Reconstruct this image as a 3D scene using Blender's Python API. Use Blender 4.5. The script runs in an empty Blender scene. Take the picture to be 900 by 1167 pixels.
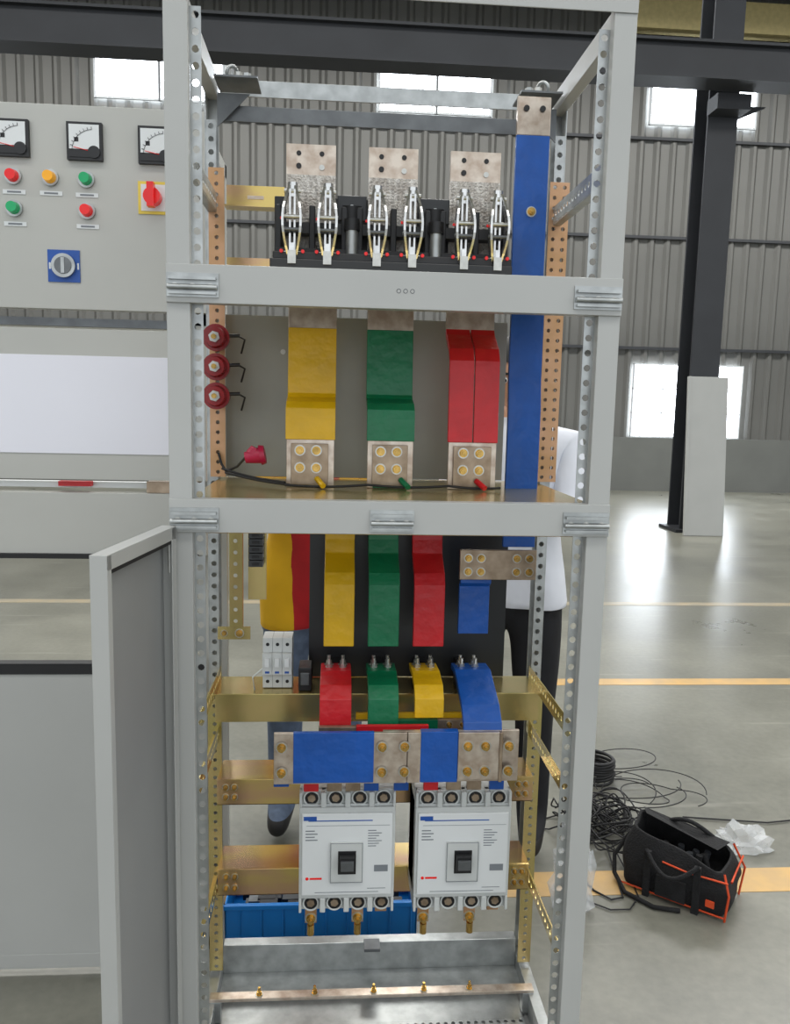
import bpy, bmesh, math, random
from mathutils import Vector, Matrix
random.seed(7)
SC=bpy.context.scene
COL=SC.collection
try:
    SC.view_settings.view_transform='Standard'
    SC.view_settings.look='None'
except Exception: pass

# ---------------------------------------------------------------- materials
def lin(c):
    return tuple(((v/255)/12.92 if v/255<=.04045 else ((v/255+.055)/1.055)**2.4) for v in c)+(1,)
def M(name,rgb,rough=.5,metal=0,var=.08,scale=12,bump=0,bscale=60,emit=0,alpha=1,rgb2=None,trans=0,stretch=None):
    m=bpy.data.materials.new(name);m.use_nodes=True;nt=m.node_tree
    b=nt.nodes['Principled BSDF'];c=lin(rgb)
    tc=nt.nodes.new('ShaderNodeTexCoord');src=tc.outputs['Object']
    if stretch:
        mp=nt.nodes.new('ShaderNodeMapping');mp.inputs['Scale'].default_value=stretch
        nt.links.new(src,mp.inputs['Vector']);src=mp.outputs[0]
    n=nt.nodes.new('ShaderNodeTexNoise');n.inputs['Scale'].default_value=scale;n.inputs['Detail'].default_value=5
    nt.links.new(src,n.inputs['Vector'])
    r=nt.nodes.new('ShaderNodeValToRGB');nt.links.new(n.outputs['Fac'],r.inputs['Fac'])
    c2=lin(rgb2) if rgb2 else tuple(min(1,v*(1+var)) for v in c[:3])+(1,)
    c1=c if rgb2 else tuple(v*(1-var) for v in c[:3])+(1,)
    r.color_ramp.elements[0].position=.35;r.color_ramp.elements[1].position=.65
    r.color_ramp.elements[0].color=c1;r.color_ramp.elements[1].color=c2
    nt.links.new(r.outputs['Color'],b.inputs['Base Color'])
    b.inputs['Roughness'].default_value=rough;b.inputs['Metallic'].default_value=metal
    if bump:
        n2=nt.nodes.new('ShaderNodeTexNoise');n2.inputs['Scale'].default_value=bscale
        nt.links.new(tc.outputs['Object'],n2.inputs['Vector'])
        bp=nt.nodes.new('ShaderNodeBump');bp.inputs['Strength'].default_value=bump;bp.inputs['Distance'].default_value=.01
        nt.links.new(n2.outputs['Fac'],bp.inputs['Height']);nt.links.new(bp.outputs[0],b.inputs['Normal'])
    if emit:
        b.inputs['Emission Color'].default_value=c;b.inputs['Emission Strength'].default_value=emit
    if alpha<1: b.inputs['Alpha'].default_value=alpha
    if trans: b.inputs['Transmission Weight'].default_value=trans
    return m
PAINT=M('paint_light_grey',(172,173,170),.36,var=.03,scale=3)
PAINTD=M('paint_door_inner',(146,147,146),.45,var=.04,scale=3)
PAINT2=M('paint_control_panel',(180,180,174),.36,var=.03,scale=3)
GLOSSW=M('glossy_white_sheet',(226,226,234),.06,var=.02,scale=2)
GALV=M('galvanised_steel',(170,173,172),.33,.7,var=.15,scale=30)
GALVD=M('galvanised_dark',(105,108,110),.45,.6,var=.15,scale=20)
ZINC=M('yellow_passivated_zinc',(206,182,112),.18,.75,rgb2=(196,158,128),scale=7,stretch=(1,3,3))
ZINCG=M('olive_passivated_zinc',(186,174,112),.2,.75,rgb2=(206,182,126),scale=9)
COPZ=M('copper_tone_strip',(196,154,120),.34,.5,rgb2=(178,138,96),scale=14)
TIN=M('tinned_copper',(208,196,182),.3,.7,rgb2=(176,158,142),scale=40)
TINK=M('tinned_copper_knurled',(226,222,216),.38,.45,rgb2=(182,174,166),scale=60,bump=.7,bscale=260)
COPD=M('dull_copper_plate',(172,154,134),.36,.65,rgb2=(140,122,102),scale=30)
SILV=M('silver_contact',(210,210,208),.2,.95,var=.12,scale=40)
BRASS=M('brass_bolt',(190,156,88),.24,.9,var=.25,scale=60)
STEELB=M('zinc_bolt',(188,188,183),.28,.8,var=.1,scale=60)
YEL=M('busbar_yellow',(220,174,14),.38,var=.08,scale=15,bump=.25,bscale=40)
GRN=M('busbar_green',(6,112,72),.38,var=.1,scale=15,bump=.25,bscale=40)
RED=M('busbar_red',(200,28,36),.38,var=.1,scale=15,bump=.25,bscale=40)
BLU=M('busbar_blue',(14,78,160),.38,var=.1,scale=15,bump=.25,bscale=40)
BLK=M('black_plastic',(24,24,26),.45,var=.2)
BLKM=M('black_insulating_board',(26,28,30),.35,var=.25,scale=4)
WHT=M('white_moulding',(200,203,201),.4,var=.02)
WHT2=M('white_label',(218,221,221),.5,var=.01)
GRYL=M('grey_print',(120,125,130),.6)
LBLU=M('label_blue',(30,80,160),.5)
REDI=M('insulator_red',(140,14,20),.25,var=.1)
PLR=M('lamp_red',(215,20,20),.2,emit=.2);PLG=M('lamp_green',(0,150,90),.2,emit=.15);PLY=M('lamp_amber',(230,160,20),.2,emit=.2)
MAG=M('magenta_cap',(180,20,66),.4)
BARR=M('barrier_sheet',(152,152,142),.3,var=.1,scale=3)
DK=M('dark_steel',(50,52,56),.55,.2,var=.1,scale=2)
WALLM=M('corrugated_wall',(97,97,94),.5,.2,var=.07,scale=.7)
WALLL=M('rendered_dado',(98,100,97),.8,var=.06,scale=2)
WINM=M('overcast_window',(240,247,255),.2,emit=12,var=0)
WINF=M('window_frame',(205,210,214),.5)
YLINE=M('floor_line_orange',(196,158,96),.35,rgb2=(176,146,100),scale=9)
YLINE2=M('floor_line_faded',(165,150,122),.35,rgb2=(150,143,126),scale=9)
ORNG=M('orange_trim',(205,72,30),.6)
FAB=M('black_fabric',(20,20,22),.85,var=.3,scale=50,bump=.4,bscale=200)
CRATE=M('blue_crate',(16,118,196),.35,var=.05)
PLAST=M('clear_polythene',(225,228,230),.15,alpha=.35,bump=1,bscale=30)
SKIN=M('skin',(196,150,122),.55,var=.05)
HAIR=M('black_hair',(18,16,16),.6,var=.2,scale=80)
SHIRTW=M('white_shirt',(215,218,226),.8,var=.04,scale=6,bump=1,bscale=9)
SHIRTY=M('yellow_vest',(222,172,16),.75,var=.09,scale=6,bump=1,bscale=9)
SHIRTR=M('red_sleeve',(180,25,32),.75,var=.1,bump=1,bscale=9)
TRB=M('black_trousers',(20,21,26),.85,var=.2,bump=1,bscale=10)
JEAN=M('blue_jeans',(90,104,126),.85,var=.2,scale=25,bump=1,bscale=12)
SHOE=M('dark_shoe',(35,33,32),.6)
LIPS=M('lips',(160,90,80),.5)
EYE=M('eye_white',(235,235,232),.2)
RUB=M('black_rubber',(24,24,26),.6)

# ---------------------------------------------------------------- mesh builder
class B:
    def __init__(s): s.v=[];s.f=[];s.mi=[];s.m=[];s.sm=[]
    def idx(s,m):
        if m not in s.m: s.m.append(m)
        return s.m.index(m)
    def add(s,vs,fs,m,smooth=False):
        o=len(s.v);s.v+= [tuple(v) for v in vs];i=s.idx(m)
        for f in fs: s.f.append([k+o for k in f]);s.mi.append(i);s.sm.append(smooth)
    def box(s,x0,x1,y0,y1,z0,z1,m):
        vs=[(x,y,z) for x in(x0,x1) for y in(y0,y1) for z in(z0,z1)]
        s.add(vs,[(0,1,3,2),(4,6,7,5),(0,4,5,1),(2,3,7,6),(0,2,6,4),(1,5,7,3)],m)
    def cyl(s,p0,p1,r,m,n=16,r1=None,smooth=True):
        p0=Vector(p0);p1=Vector(p1);d=(p1-p0).normalized();r1=r if r1 is None else r1
        a=d.orthogonal().normalized();b=d.cross(a)
        vs=[];
        for k in range(n):
            t=2*math.pi*k/n;q=a*math.cos(t)+b*math.sin(t)
            vs.append(p0+q*r);vs.append(p1+q*r1)
        s.add(vs,[(2*k,2*((k+1)%n),2*((k+1)%n)+1,2*k+1) for k in range(n)],m,smooth and n>6)
        s.add(vs,[[2*k for k in range(n)][::-1],[2*k+1 for k in range(n)]],m)
    def torus(s,c,ax,R,r,m,n=20,k=8,a0=0,a1=2*math.pi):
        c=Vector(c);ax=Vector(ax).normalized();a=ax.orthogonal().normalized();b=ax.cross(a);vs=[];full=abs(a1-a0-2*math.pi)<1e-6
        nn=n if full else n+1
        for i in range(nn):
            t=a0+(a1-a0)*i/n;q=a*math.cos(t)+b*math.sin(t)
            for j in range(k):
                u=2*math.pi*j/k;vs.append(c+q*(R+r*math.cos(u))+ax*r*math.sin(u))
        fs=[]
        for i in range(n):
            for j in range(k):
                fs.append((i*k+j,((i+1)%nn)*k+j,((i+1)%nn)*k+(j+1)%k,i*k+(j+1)%k))
        s.add(vs,fs,m,True)
    def tube(s,pts,r,m,k=8):
        pts=[Vector(p) for p in pts];vs=[]
        for i,p in enumerate(pts):
            d=(pts[min(i+1,len(pts)-1)]-pts[max(i-1,0)]).normalized()
            a=d.cross(Vector((.31,.2,.93))).normalized();b=d.cross(a)
            for j in range(k):
                u=2*math.pi*j/k;vs.append(p+a*r*math.cos(u)+b*r*math.sin(u))
        fs=[(i*k+j,(i+1)*k+j,(i+1)*k+(j+1)%k,i*k+(j+1)%k) for i in range(len(pts)-1) for j in range(k)]
        s.add(vs,fs,m,True)
    def band(s,pts,x0,x1,t,m):
        """flat bar bent in the y-z plane, width x0..x1, thickness t"""
        P=[Vector((0,p[0],p[1])) for p in pts];L=[];Rr=[]
        for i,p in enumerate(P):
            d=(P[min(i+1,len(P)-1)]-P[max(i-1,0)]).normalized();n=Vector((0,-d.z,d.y))
            L.append(p+n*t/2);Rr.append(p-n*t/2)
        vs=[]
        for a,b in zip(L,Rr):
            vs+=[(x0,a.y,a.z),(x1,a.y,a.z),(x1,b.y,b.z),(x0,b.y,b.z)]
        fs=[]
        for i in range(len(P)-1):
            o=4*i
            for j in range(4): fs.append((o+j,o+(j+1)%4,o+4+(j+1)%4,o+4+j))
        fs+=[(3,2,1,0),tuple(4*(len(P)-1)+j for j in range(4))]
        s.add(vs,fs,m)
    def perf(s,o,u,v,L,W,m,pitch=.025,r=.0055,t=.0015,rows=1):
        """perforated strip with real holes: origin o, length direction u, width direction v"""
        o=Vector(o);u=Vector(u).normalized();v=Vector(v).normalized();n=u.cross(v)
        N=max(1,round(L/pitch));p=L/N;w=W/rows
        q=[(1,0),(1,1),(0,1),(-1,1),(-1,0),(-1,-1),(0,-1),(1,-1)]
        for i in range(N):
            for rr in range(rows):
                c=o+u*(p*(i+.5))+v*(w*(rr+.5));vs=[]
                for side in(.5,-.5):
                    for a,b in q: vs.append(c+u*a*p/2+v*b*w/2+n*t*side)
                    for a,b in q:
                        l=math.hypot(a,b);vs.append(c+u*a/l*r+v*b/l*r+n*t*side)
                fs=[]
                for k in range(8):
                    j=(k+1)%8
                    fs+=[(k,j,8+j,8+k),(16+j,16+k,24+k,24+j),(8+k,8+j,24+j,24+k)]
                    if k in(1,2,5,6): fs.append((j,k,16+k,16+j))
                s.add(vs,fs,m)
    def bolt(s,p,d,r,m,L=.008,stud=.006):
        p=Vector(p);d=Vector(d).normalized()
        s.cyl(p,p+d*.0016,r*1.35,STEELB if m is BRASS else m,16);s.cyl(p+d*.0016,p+d*.003,r*1.05,m,16);s.cyl(p+d*.003,p+d*(L+.002),r*.85,m,6,smooth=False)
        if stud: s.cyl(p,p+d*(L+stud),r*.48,m,10)
    def obj(s,name,parent=None,bevel=0,loc=None):
        me=bpy.data.meshes.new(name);me.from_pydata(s.v,[],s.f)
        for m in s.m: me.materials.append(m)
        for i,p in enumerate(me.polygons): p.material_index=s.mi[i];p.use_smooth=s.sm[i]
        bm=bmesh.new();bm.from_mesh(me);bmesh.ops.recalc_face_normals(bm,faces=bm.faces);bm.to_mesh(me);bm.free()
        ob=bpy.data.objects.new(name,me);COL.objects.link(ob)
        if parent: ob.parent=parent
        if loc: ob.location=loc
        if bevel:
            md=ob.modifiers.new('bevel','BEVEL');md.width=bevel;md.segments=2;md.limit_method='ANGLE';md.angle_limit=.6
        return ob
def empty(name,loc=(0,0,0),rz=0):
    e=bpy.data.objects.new(name,None);COL.objects.link(e);e.location=loc;e.rotation_euler=(0,0,rz);e.empty_display_size=.05
    return e

# ---------------------------------------------------------------- hall
FX0,FX1,FY0,FY1,CZ=-14,20,-7,13.4,9.0
def floor_mat():
    m=bpy.data.materials.new('sealed_concrete');m.use_nodes=True;nt=m.node_tree;b=nt.nodes['Principled BSDF']
    tc=nt.nodes.new('ShaderNodeTexCoord')
    n=nt.nodes.new('ShaderNodeTexNoise');n.inputs['Scale'].default_value=.9;n.inputs['Detail'].default_value=8;n.inputs['Roughness'].default_value=.65
    n2=nt.nodes.new('ShaderNodeTexNoise');n2.inputs['Scale'].default_value=35;n2.inputs['Detail'].default_value=3
    for q in(n,n2): nt.links.new(tc.outputs['Object'],q.inputs['Vector'])
    mx=nt.nodes.new('ShaderNodeMath');mx.operation='MULTIPLY_ADD';mx.inputs[1].default_value=.25
    nt.links.new(n2.outputs['Fac'],mx.inputs[0]);nt.links.new(n.outputs['Fac'],mx.inputs[2])
    r=nt.nodes.new('ShaderNodeValToRGB');r.color_ramp.elements[0].position=.4;r.color_ramp.elements[1].position=.85
    r.color_ramp.elements[0].color=lin((90,90,82));r.color_ramp.elements[1].color=lin((130,129,118))
    nt.links.new(mx.outputs[0],r.inputs['Fac'])
    # thin pale scuffs and dark tyre marks
    mp=nt.nodes.new('ShaderNodeMapping');mp.inputs['Scale'].default_value=(.7,7,1);mp.inputs['Rotation'].default_value=(0,0,.5)
    nt.links.new(tc.outputs['Object'],mp.inputs['Vector'])
    n3=nt.nodes.new('ShaderNodeTexNoise');n3.inputs['Scale'].default_value=1.6;n3.inputs['Detail'].default_value=6;nt.links.new(mp.outputs[0],n3.inputs['Vector'])
    r3=nt.nodes.new('ShaderNodeValToRGB');r3.color_ramp.elements[0].position=.62;r3.color_ramp.elements[1].position=.72
    r3.color_ramp.elements[0].color=(0,0,0,1);r3.color_ramp.elements[1].color=(.35,.35,.35,1);nt.links.new(n3.outputs['Fac'],r3.inputs['Fac'])
    mc=nt.nodes.new('ShaderNodeMixRGB');mc.inputs['Color2'].default_value=lin((165,163,152))
    nt.links.new(r3.outputs[0],mc.inputs['Fac']);nt.links.new(r.outputs[0],mc.inputs['Color1']);nt.links.new(mc.outputs[0],b.inputs['Base Color'])
    rr=nt.nodes.new('ShaderNodeMapRange');rr.inputs['To Min'].default_value=.2;rr.inputs['To Max'].default_value=.42
    nt.links.new(n.outputs['Fac'],rr.inputs['Value']);nt.links.new(rr.outputs[0],b.inputs['Roughness'])
    return m
b=B();b.box(FX0,FX1,FY0,FY1,-.2,0,floor_mat());b.obj('floor')
b=B()
for (y0,y1,m) in((.84,.97,YLINE),(2.74,2.84,YLINE),(4.53,4.63,YLINE2)):
    b.box(-6,12,y0,y1,0,.0015,m)
b.obj('floor_marking_lines')
# far wall: corrugated sheet above rendered dado
b=B()
pitch=.3;x=FX0;prof=[]
while x<FX1:
    prof+=[(x,0),(x+.05,-.05),(x+.10,-.05),(x+.15,0)];x+=pitch
vs=[];
for (px,dy) in prof: vs+=[(px,FY1+.06+dy,1.0),(px,FY1+.06+dy,CZ)]
b.add(vs,[(2*i,2*i+2,2*i+3,2*i+1) for i in range(len(prof)-1)],WALLM)
b.box(FX0,FX1,FY1+.08,FY1+.2,0,CZ,WALLM)
b.box(FX0,FX1,FY1-.08,FY1+.1,0,1.0,WALLL)
for z in(2.62,4.6,6.3):
    b.box(FX0,FX1,FY1-.03,FY1+.02,z,z+.05,DK)
b.obj('wall_back')
b=B();b.box(FX0-.2,FX0,FY0,FY1,0,CZ,WALLM);b.obj('wall_left')
b=B();b.box(FX1,FX1+.2,FY0,FY1,0,CZ,WALLM);b.obj('wall_right')
b=B();CEI=M('roof_sheet',(150,148,125),.7)
# roof sheet with long daylight slots left open between the strips
ys=[FY0,-4.6,-3.2,1.2,2.6,6.6,8.0,FY1+.2]
for i in range(0,8,2): b.box(FX0-.2,FX1+.2,ys[i],ys[i+1],CZ,CZ+.1,CEI)
b.obj('ceiling')
b=B()
for y in(-2,1.9,5.2,11.2): b.box(FX0,FX1,y,y+.2,CZ-.75,CZ-.45,DK)
for xx in range(-12,20,4): b.box(xx,xx+.15,FY0,FY1,CZ-.45,CZ-.2,DK)
b.obj('roof_truss')
b=B();b.box(FX0,FX1,7.75,7.95,5.16,5.5,DK);b.box(FX0,FX1,7.68,8.02,5.5,5.53,DK);b.box(FX0,FX1,7.68,8.02,5.13,5.16,DK)
b.obj('crane_runway_beam')
b=B();b.box(FX0,FX1,13.0,13.2,7.45,7.8,DK);b.box(4.6,FX1,13.0,13.25,8.0,8.5,M('tan_roof_panel',(190,175,125),.7));b.obj('eaves_beam')
def window(i,x0,x1,z0,z1,nx,nz):
    e=empty('window_%d'%i)
    b=B();b.box(x0,x1,FY1-.02,FY1,z0,z1,WINM);b.obj('pane',e)
    b=B();t=.035 if nz==1 else .024
    for k in range(nx+1):
        xx=x0+(x1-x0)*k/nx;b.box(xx-t/2,xx+t/2,FY1-.07,FY1-.02,z0-t/2,z1+t/2,WINF)
    for k in range(nz+1):
        zz=z0+(z1-z0)*k/nz;b.box(x0-t/2,x1+t/2,FY1-.06,FY1-.021,zz-t/2,zz+t/2,WINF)
    b.obj('frame',e)
W=[(-4.26,-3.2,6.56,7.25),(-3.18,-2.12,6.56,7.25),(.55,1.54,6.56,7.25),(1.56,2.5,6.56,7.25),(5.37,6.36,6.56,7.25),(6.4,7.3,6.56,7.25),
   (5.36,6.48,1.02,2.35),(6.5,7.43,1.02,2.35),(11.0,12.1,1.02,2.35),(12.12,13.2,1.02,2.35),(11,12,6.56,7.25),(-9,-7,6.56,7.25),(-9,-7,1.02,2.35)]
for i,w in enumerate(W): window(i+1,*w,1 if i<6 else 2,1 if i<6 else 3)
# steel column H section
b=B();b.box(4.2,4.56,8.3,8.33,0,CZ-.5,DK);b.box(4.2,4.56,8.66,8.69,0,CZ-.5,DK);b.box(4.36,4.40,8.33,8.66,0,CZ-.5,DK);b.box(4.12,4.64,8.22,8.76,0,.04,DK)
b.box(4.18,4.58,8.03,8.3,4.95,5.12,DK)
b.add([(4.56,8.4,4.95),(4.56,8.4,5.12),(4.95,8.4,5.12),(4.56,8.46,4.95),(4.56,8.46,5.12),(4.95,8.46,5.12)],[(0,1,2),(5,4,3),(0,3,4,1),(1,4,5,2),(2,5,3,0)],DK)
b.obj('steel_column')
b=B()
b.box(-.27,.23,-.03,0,0,1.93,PAINT);b.box(-.27,-.24,-.05,-.03,0,1.93,PAINT)
o=b.obj('leaning_steel_panel',bevel=.003);o.location=(4.39,8.02,0.0);o.rotation_euler=(-.09,0,0)
b=B();b.box(3.3,3.42,FY1-.1,FY1-.085,1.9,2.6,M('notice_red',(190,40,40),.6));b.box(3.3,3.42,FY1-.105,FY1-.09,1.9,2.2,WHT2);b.obj('wall_notice')

# ---------------------------------------------------------------- switchgear cabinet
D=.468;H=2.21
cab=empty('switchgear_cabinet')
b=B()
for s in(-1,1):
    def X(a,c): return (min(s*a,s*c),max(s*a,s*c))
    b.box(*X(.36,.40),0,.003,0.05,H,PAINT);b.box(*X(.397,.40),.003,.045,0.05,H,PAINT);b.box(*X(.36,.362),.003,.022,0.05,H,PAINT)
    b.box(*X(.375,.40),D-.003,D,.05,H,GALV);b.box(*X(.397,.40),D-.045,D-.003,.05,H,GALV)
    # top and bottom side rails
    b.box(*X(.375,.40),.003,D-.004,H-.045,H-.002,PAINT);b.box(*X(.372,.398),.003,D-.004,.05,.11,GALV)
b.box(-.4,.4,-.006,-.001,1.672,1.737,PAINT);b.box(-.4,.4,-.001,.02,1.672,1.675,PAINT);b.box(-.4,.4,-.001,.02,1.734,1.737,PAINT)
b.box(-.4,.4,-.006,-.001,1.272,1.332,PAINT);b.box(-.4,.4,-.001,.02,1.272,1.275,PAINT);b.box(-.4,.4,-.001,.02,1.329,1.332,PAINT)
b.box(-.4,.4,-.003,-.0005,H-.032,H,PAINT);b.box(-.36,.36,0,.035,H-.012,H-.009,PAINT)
b.box(-.4,.4,0,.003,.0,.11,PAINT)
b.box(-.372,.372,D-.004,D,H-.035,H,GALV);b.box(-.372,.372,D-.05,D-.047,H-.035-.068,H-.04-.03,GALVD)
b.box(-.372,.372,D-.03,D,.07,.15,GALV);b.box(-.372,.372,D-.10,D-.03,.07,.075,GALV)
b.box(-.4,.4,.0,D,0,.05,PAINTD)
b.obj('frame',cab,bevel=.0012)
b=B()
for s in(-1,1):
    for (yy,w,xi,m,z0,z1,rr) in((.022,.019,.341,GALV,.11,H-.05,.0064),(D-.046,.022,.375,GALV,.15,H-.1,.0062)):
        x0=min(s*xi,s*(xi+w));b.perf((x0,yy,z0),(0,0,1),(1,0,0),z1-z0,w,m,pitch=.027,r=rr)
    b.perf((s*.397,.05,.11),(0,0,1),(0,1,0),H-.2,.03,GALV)
    # side rails (perforated, run front to back)
    for (z,m) in((.845,ZINCG),(.715,ZINCG),(.36,ZINCG),(1.915,GALV)):
        b.perf((s*.372,.02,z),(0,1,0),(0,0,1),D-.06,.036,m,pitch=.022,r=.006)
        b.box(min(s*.372,s*.39),max(s*.372,s*.39),.02,D-.04,z-.003,z-.001,m)
b.obj('perforated_flanges',cab)
# corner gussets and eyebolts on top
b=B()
for s in(-1,1):
    x=s*.37
    vs=[(x,D-.06,H-.05),(x-s*.07,D-.06,H-.05),(x,D-.06,H-.12),(x,D-.063,H-.05),(x-s*.07,D-.063,H-.05),(x,D-.063,H-.12)]
    b.add(vs,[(0,1,2),(5,4,3),(0,3,4,1),(1,4,5,2),(2,5,3,0)],GALVD)
    b.box(min(x,x-s*.09),max(x,x-s*.09),D-.11,D-.02,H-.034,H-.030,GALVD)
    b.cyl((x-s*.03,D-.05,H-.03),(x-s*.03,D-.05,H-.016),.010,GALV,12);b.torus((x-s*.03,D-.05,H-.004),(.9*s,1,.5),.013,.004,GALV)
    b.cyl((x-s*.065,D-.07,H-.03),(x-s*.065,D-.07,H-.012),.009,GALV,6);b.cyl((x-s*.05,D-.09,H-.03),(x-s*.05,D-.09,H-.018),.008,STEELB,6)
b.obj('corner_gussets_eyebolts',cab)
# hinge brackets on bars
b=B()
for (x0,x1,z) in((-.398,-.31,1.7015),(.312,.398,1.7015),(-.398,-.312,1.297),(-.043,.037,1.297),(.312,.398,1.297)):
    b.box(x0,x1,-.009,-.006,z-.02,z+.02,GALV);b.box(x0+.004,x1-.004,-.018,-.009,z+.008,z+.013,GALV);b.box(x0+.004,x1-.004,-.016,-.009,z-.016,z-.012,GALV)
    b.cyl((x0+.002,-.015,z-.004),(x1-.002,-.015,z-.004),.0045,GALV,12)
    for xx in(x0+.014,(x0+x1)/2,x1-.014): b.bolt((xx,-.009,z-.002),(0,-1,0),.004,STEELB,.003,0)
for xx in(-.012,0,.012):
    b.torus((xx+.012,-.0062,1.703),(0,1,0),.0035,.0005,GALVD,16,6)
b.obj('hinge_brackets',cab)
# shelves
b=B()
b.box(-.372,.372,.022,D-.05,1.7375,1.741,ZINCG)
b.box(-.372,.372,.0225,D-.01,1.326,1.330,ZINCG);b.box(-.36,.36,.05,.1,1.262,1.266,ZINC);b.box(-.36,.36,.05,.053,1.266,1.30,ZINC)
b.box(-.372,.372,.33,D-.02,.844,.848,ZINCG);b.box(-.372,.372,.327,.33,.782,.848,ZINCG)
b.obj('zinc_shelves',cab,bevel=.001)
# copper coloured upright strips with two rows of holes
b=B()
b.perf((-.389,.40,1.335),(0,0,1),(1,0,0),.67,.034,COPZ,pitch=.022,r=.0046,rows=1,t=.003)
b.perf((.362,.40,1.335),(0,0,1),(1,0,0),.67,.044,COPZ,pitch=.022,r=.0046,rows=2,t=.003)
b.box(-.389,-.386,.40,.43,1.335,2.005,COPZ);b.box(.403,.406,.40,.43,1.335,2.005,COPZ)
for s in(-1,1):
    x0=-.398 if s<0 else .366
    b.perf((x0,.39,.12),(0,0,1),(1,0,0),.71,.032,ZINCG,pitch=.022,r=.005,t=.003)
b.box(-.35,-.225,.398,.402,1.921,1.97,ZINC);b.box(-.35,-.225,.36,.40,1.918,1.921,ZINC);b.box(-.35,-.225,.398,.402,1.80,1.818,ZINC)
b.box(-.305,-.270,.3965,.398,1.942,1.949,TIN)
b.obj('passivated_strips',cab)
# mounting beams lower compartment
b=B()
for (z0,z1) in((.578,.64),(.352,.418)):
    b.box(-.37,.37,.335,.338,z0,z1,ZINC);b.box(-.37,.37,.338,.44,z1-.003,z1,ZINC);b.box(-.37,.37,.335,.36,z0,z0+.003,ZINC)
    for xx in(-.35,-.33,.335,.352): 
        b.bolt((xx,.335,z0+.02),(0,-1,0),.006,BRASS);b.bolt((xx,.335,z1-.018),(0,-1,0),.006,BRASS)
b.obj('mounting_beams',cab,bevel=.001)
# barrier sheet / black board
b=B();b.box(-.36,.288,.445,.448,1.333,1.70,BARR)
for xx in(-.23,-.02,.21): b.cyl((xx,.443,1.62),(xx,.445,1.62),.006,WHT2,12)
b.obj('barrier_sheet',cab)
b=B();b.box(-.165,.31,.44,.446,.85,1.26,BLKM)
for xx in(-.1,0,.1,.2): b.box(xx-.012,xx+.012,.40,.44,.85,.9,BLK)
b.obj('insulating_board',cab)
# floor pan, perforated, and earth bar
b=B();b.perf((-.36,.02,.055),(1,0,0),(0,1,0),.72,.26,GALV,pitch=.018,r=.005,rows=14)
b.box(-.36,.36,.28,D-.03,.054,.056,GALV)
b.box(-.02,.02,.40,.44,.15,.158,GALVD)
b.obj('floor_pan',cab)
b=B();b.box(-.385,.385,.29,.315,.112,.120,TIN)
for xx in(-.27,-.14,0,.12,.23): b.bolt((xx,.302,.12),(0,0,1),.007,BRASS,.007,.012)
for xx in(-.37,.37): b.box(xx-.012,xx+.012,.29,.315,.06,.112,GALV)
b.obj('earth_bar',cab,bevel=.001)
# door, opened
d=empty('door_leaf',(-.392,-.012,0));d.parent=cab
b=B();dw=.29
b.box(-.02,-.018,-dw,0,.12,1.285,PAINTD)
b.box(-.02,.006,-dw-.0015,-dw,.12,1.285,PAINT);b.box(-.02,.006,-.0015,0,.12,1.285,PAINT)
b.box(-.02,.006,-dw,-.0015,1.283,1.285,PAINT);b.box(-.02,.006,-dw,-.0015,.12,.122,PAINT)
b.box(.004,.006,-dw,-dw+.014,.122,1.283,PAINT);b.box(.004,.006,-.022,-.0015,.122,1.283,PAINT);b.box(.004,.006,-dw,0,1.262,1.283,PAINT)
b.box(-.017,.004,-dw+.004,-.01,1.255,1.262,RUB)
b.obj('door_skin',d,bevel=.0012)
b=B();b.cyl((-.008,.004,1.20),(-.008,.004,1.26),.006,STEELB);b.obj('hinge_pin',d)
d.rotation_euler=(0,0,-math.radians(8))

# ---------------------------------------------------------------- busbars
def boltgrid(b,cx,cz,y,dx,dz,nx,nz,r=.0085,m=BRASS):
    for i in range(nx):
        for j in range(nz):
            b.bolt((cx+dx*(i-(nx-1)/2),y,cz+dz*(j-(nz-1)/2)),(0,-1,0),r,m)
pb=empty('phase_busbar_set')
for nm,x0,x1,m in(('yellow',-.211,-.108,YEL),('green',-.042,.058,GRN),('red',.129,.235,RED)):
    b=B()
    b.band([(.335,1.736),(.335,1.70),(.334,1.665)],x0,x1,.010,TIN)
    top=[(.334,1.665),(.33,1.60),(.322,1.525),(.31,1.513),(.268,1.503),(.254,1.492),(.25,1.475),(.25,1.43)]
    if nm=='red':
        xm=(x0+x1)/2;tp=[(.334,1.668),(.322,1.655),(.27,1.622),(.256,1.60),(.25,1.43)]
        b.band(tp,x0,xm-.0012,.012,m);b.band(tp,xm+.0012,x1,.012,m)
    else: b.band(top,x0,x1,.012,m)
    b.band([(.25,1.43),(.25,1.331)],x0+.002,x1-.002,.010,TIN)
    b.band([(.238,1.422),(.238,1.336)],x0+.012,x1-.014,.006,COPD)
    boltgrid(b,(x0+x1)/2-.004,1.39,.235,.034,.036,2,2,.0085)
    if nm=='green': b.band([(.2455,1.345),(.2455,1.331)],x0+.014,x1-.014,.008,GRN)
    b.obj('upper_'+nm,pb,bevel=.001)
for nm,x0,x1,m in(('yellow',-.128,-.061,YEL),('green',-.030,.039,GRN),('red',.071,.140,RED)):
    b=B();b.band([(.37,1.325),(.37,1.20),(.36,1.165),(.31,1.13),(.30,1.11),(.30,.97)],x0,x1,.014,m)
    b.obj('lower_'+nm,pb,bevel=.002)
nb=empty('neutral_busbar')
b=B();b.band([(.27,1.196),(.27,1.13)],.167,.336,.010,COPD)
for xx in(.185,.213,.292,.320):
    for zz in(1.148,1.178): b.bolt((xx,.265,zz),(0,-1,0),.0075,BRASS)
b.band([(.285,1.18),(.285,1.12),(.30,1.11),(.30,1.0)],.172,.240,.012,BLU);b.obj('lower_link',nb,bevel=.0015)
b=B()
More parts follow.
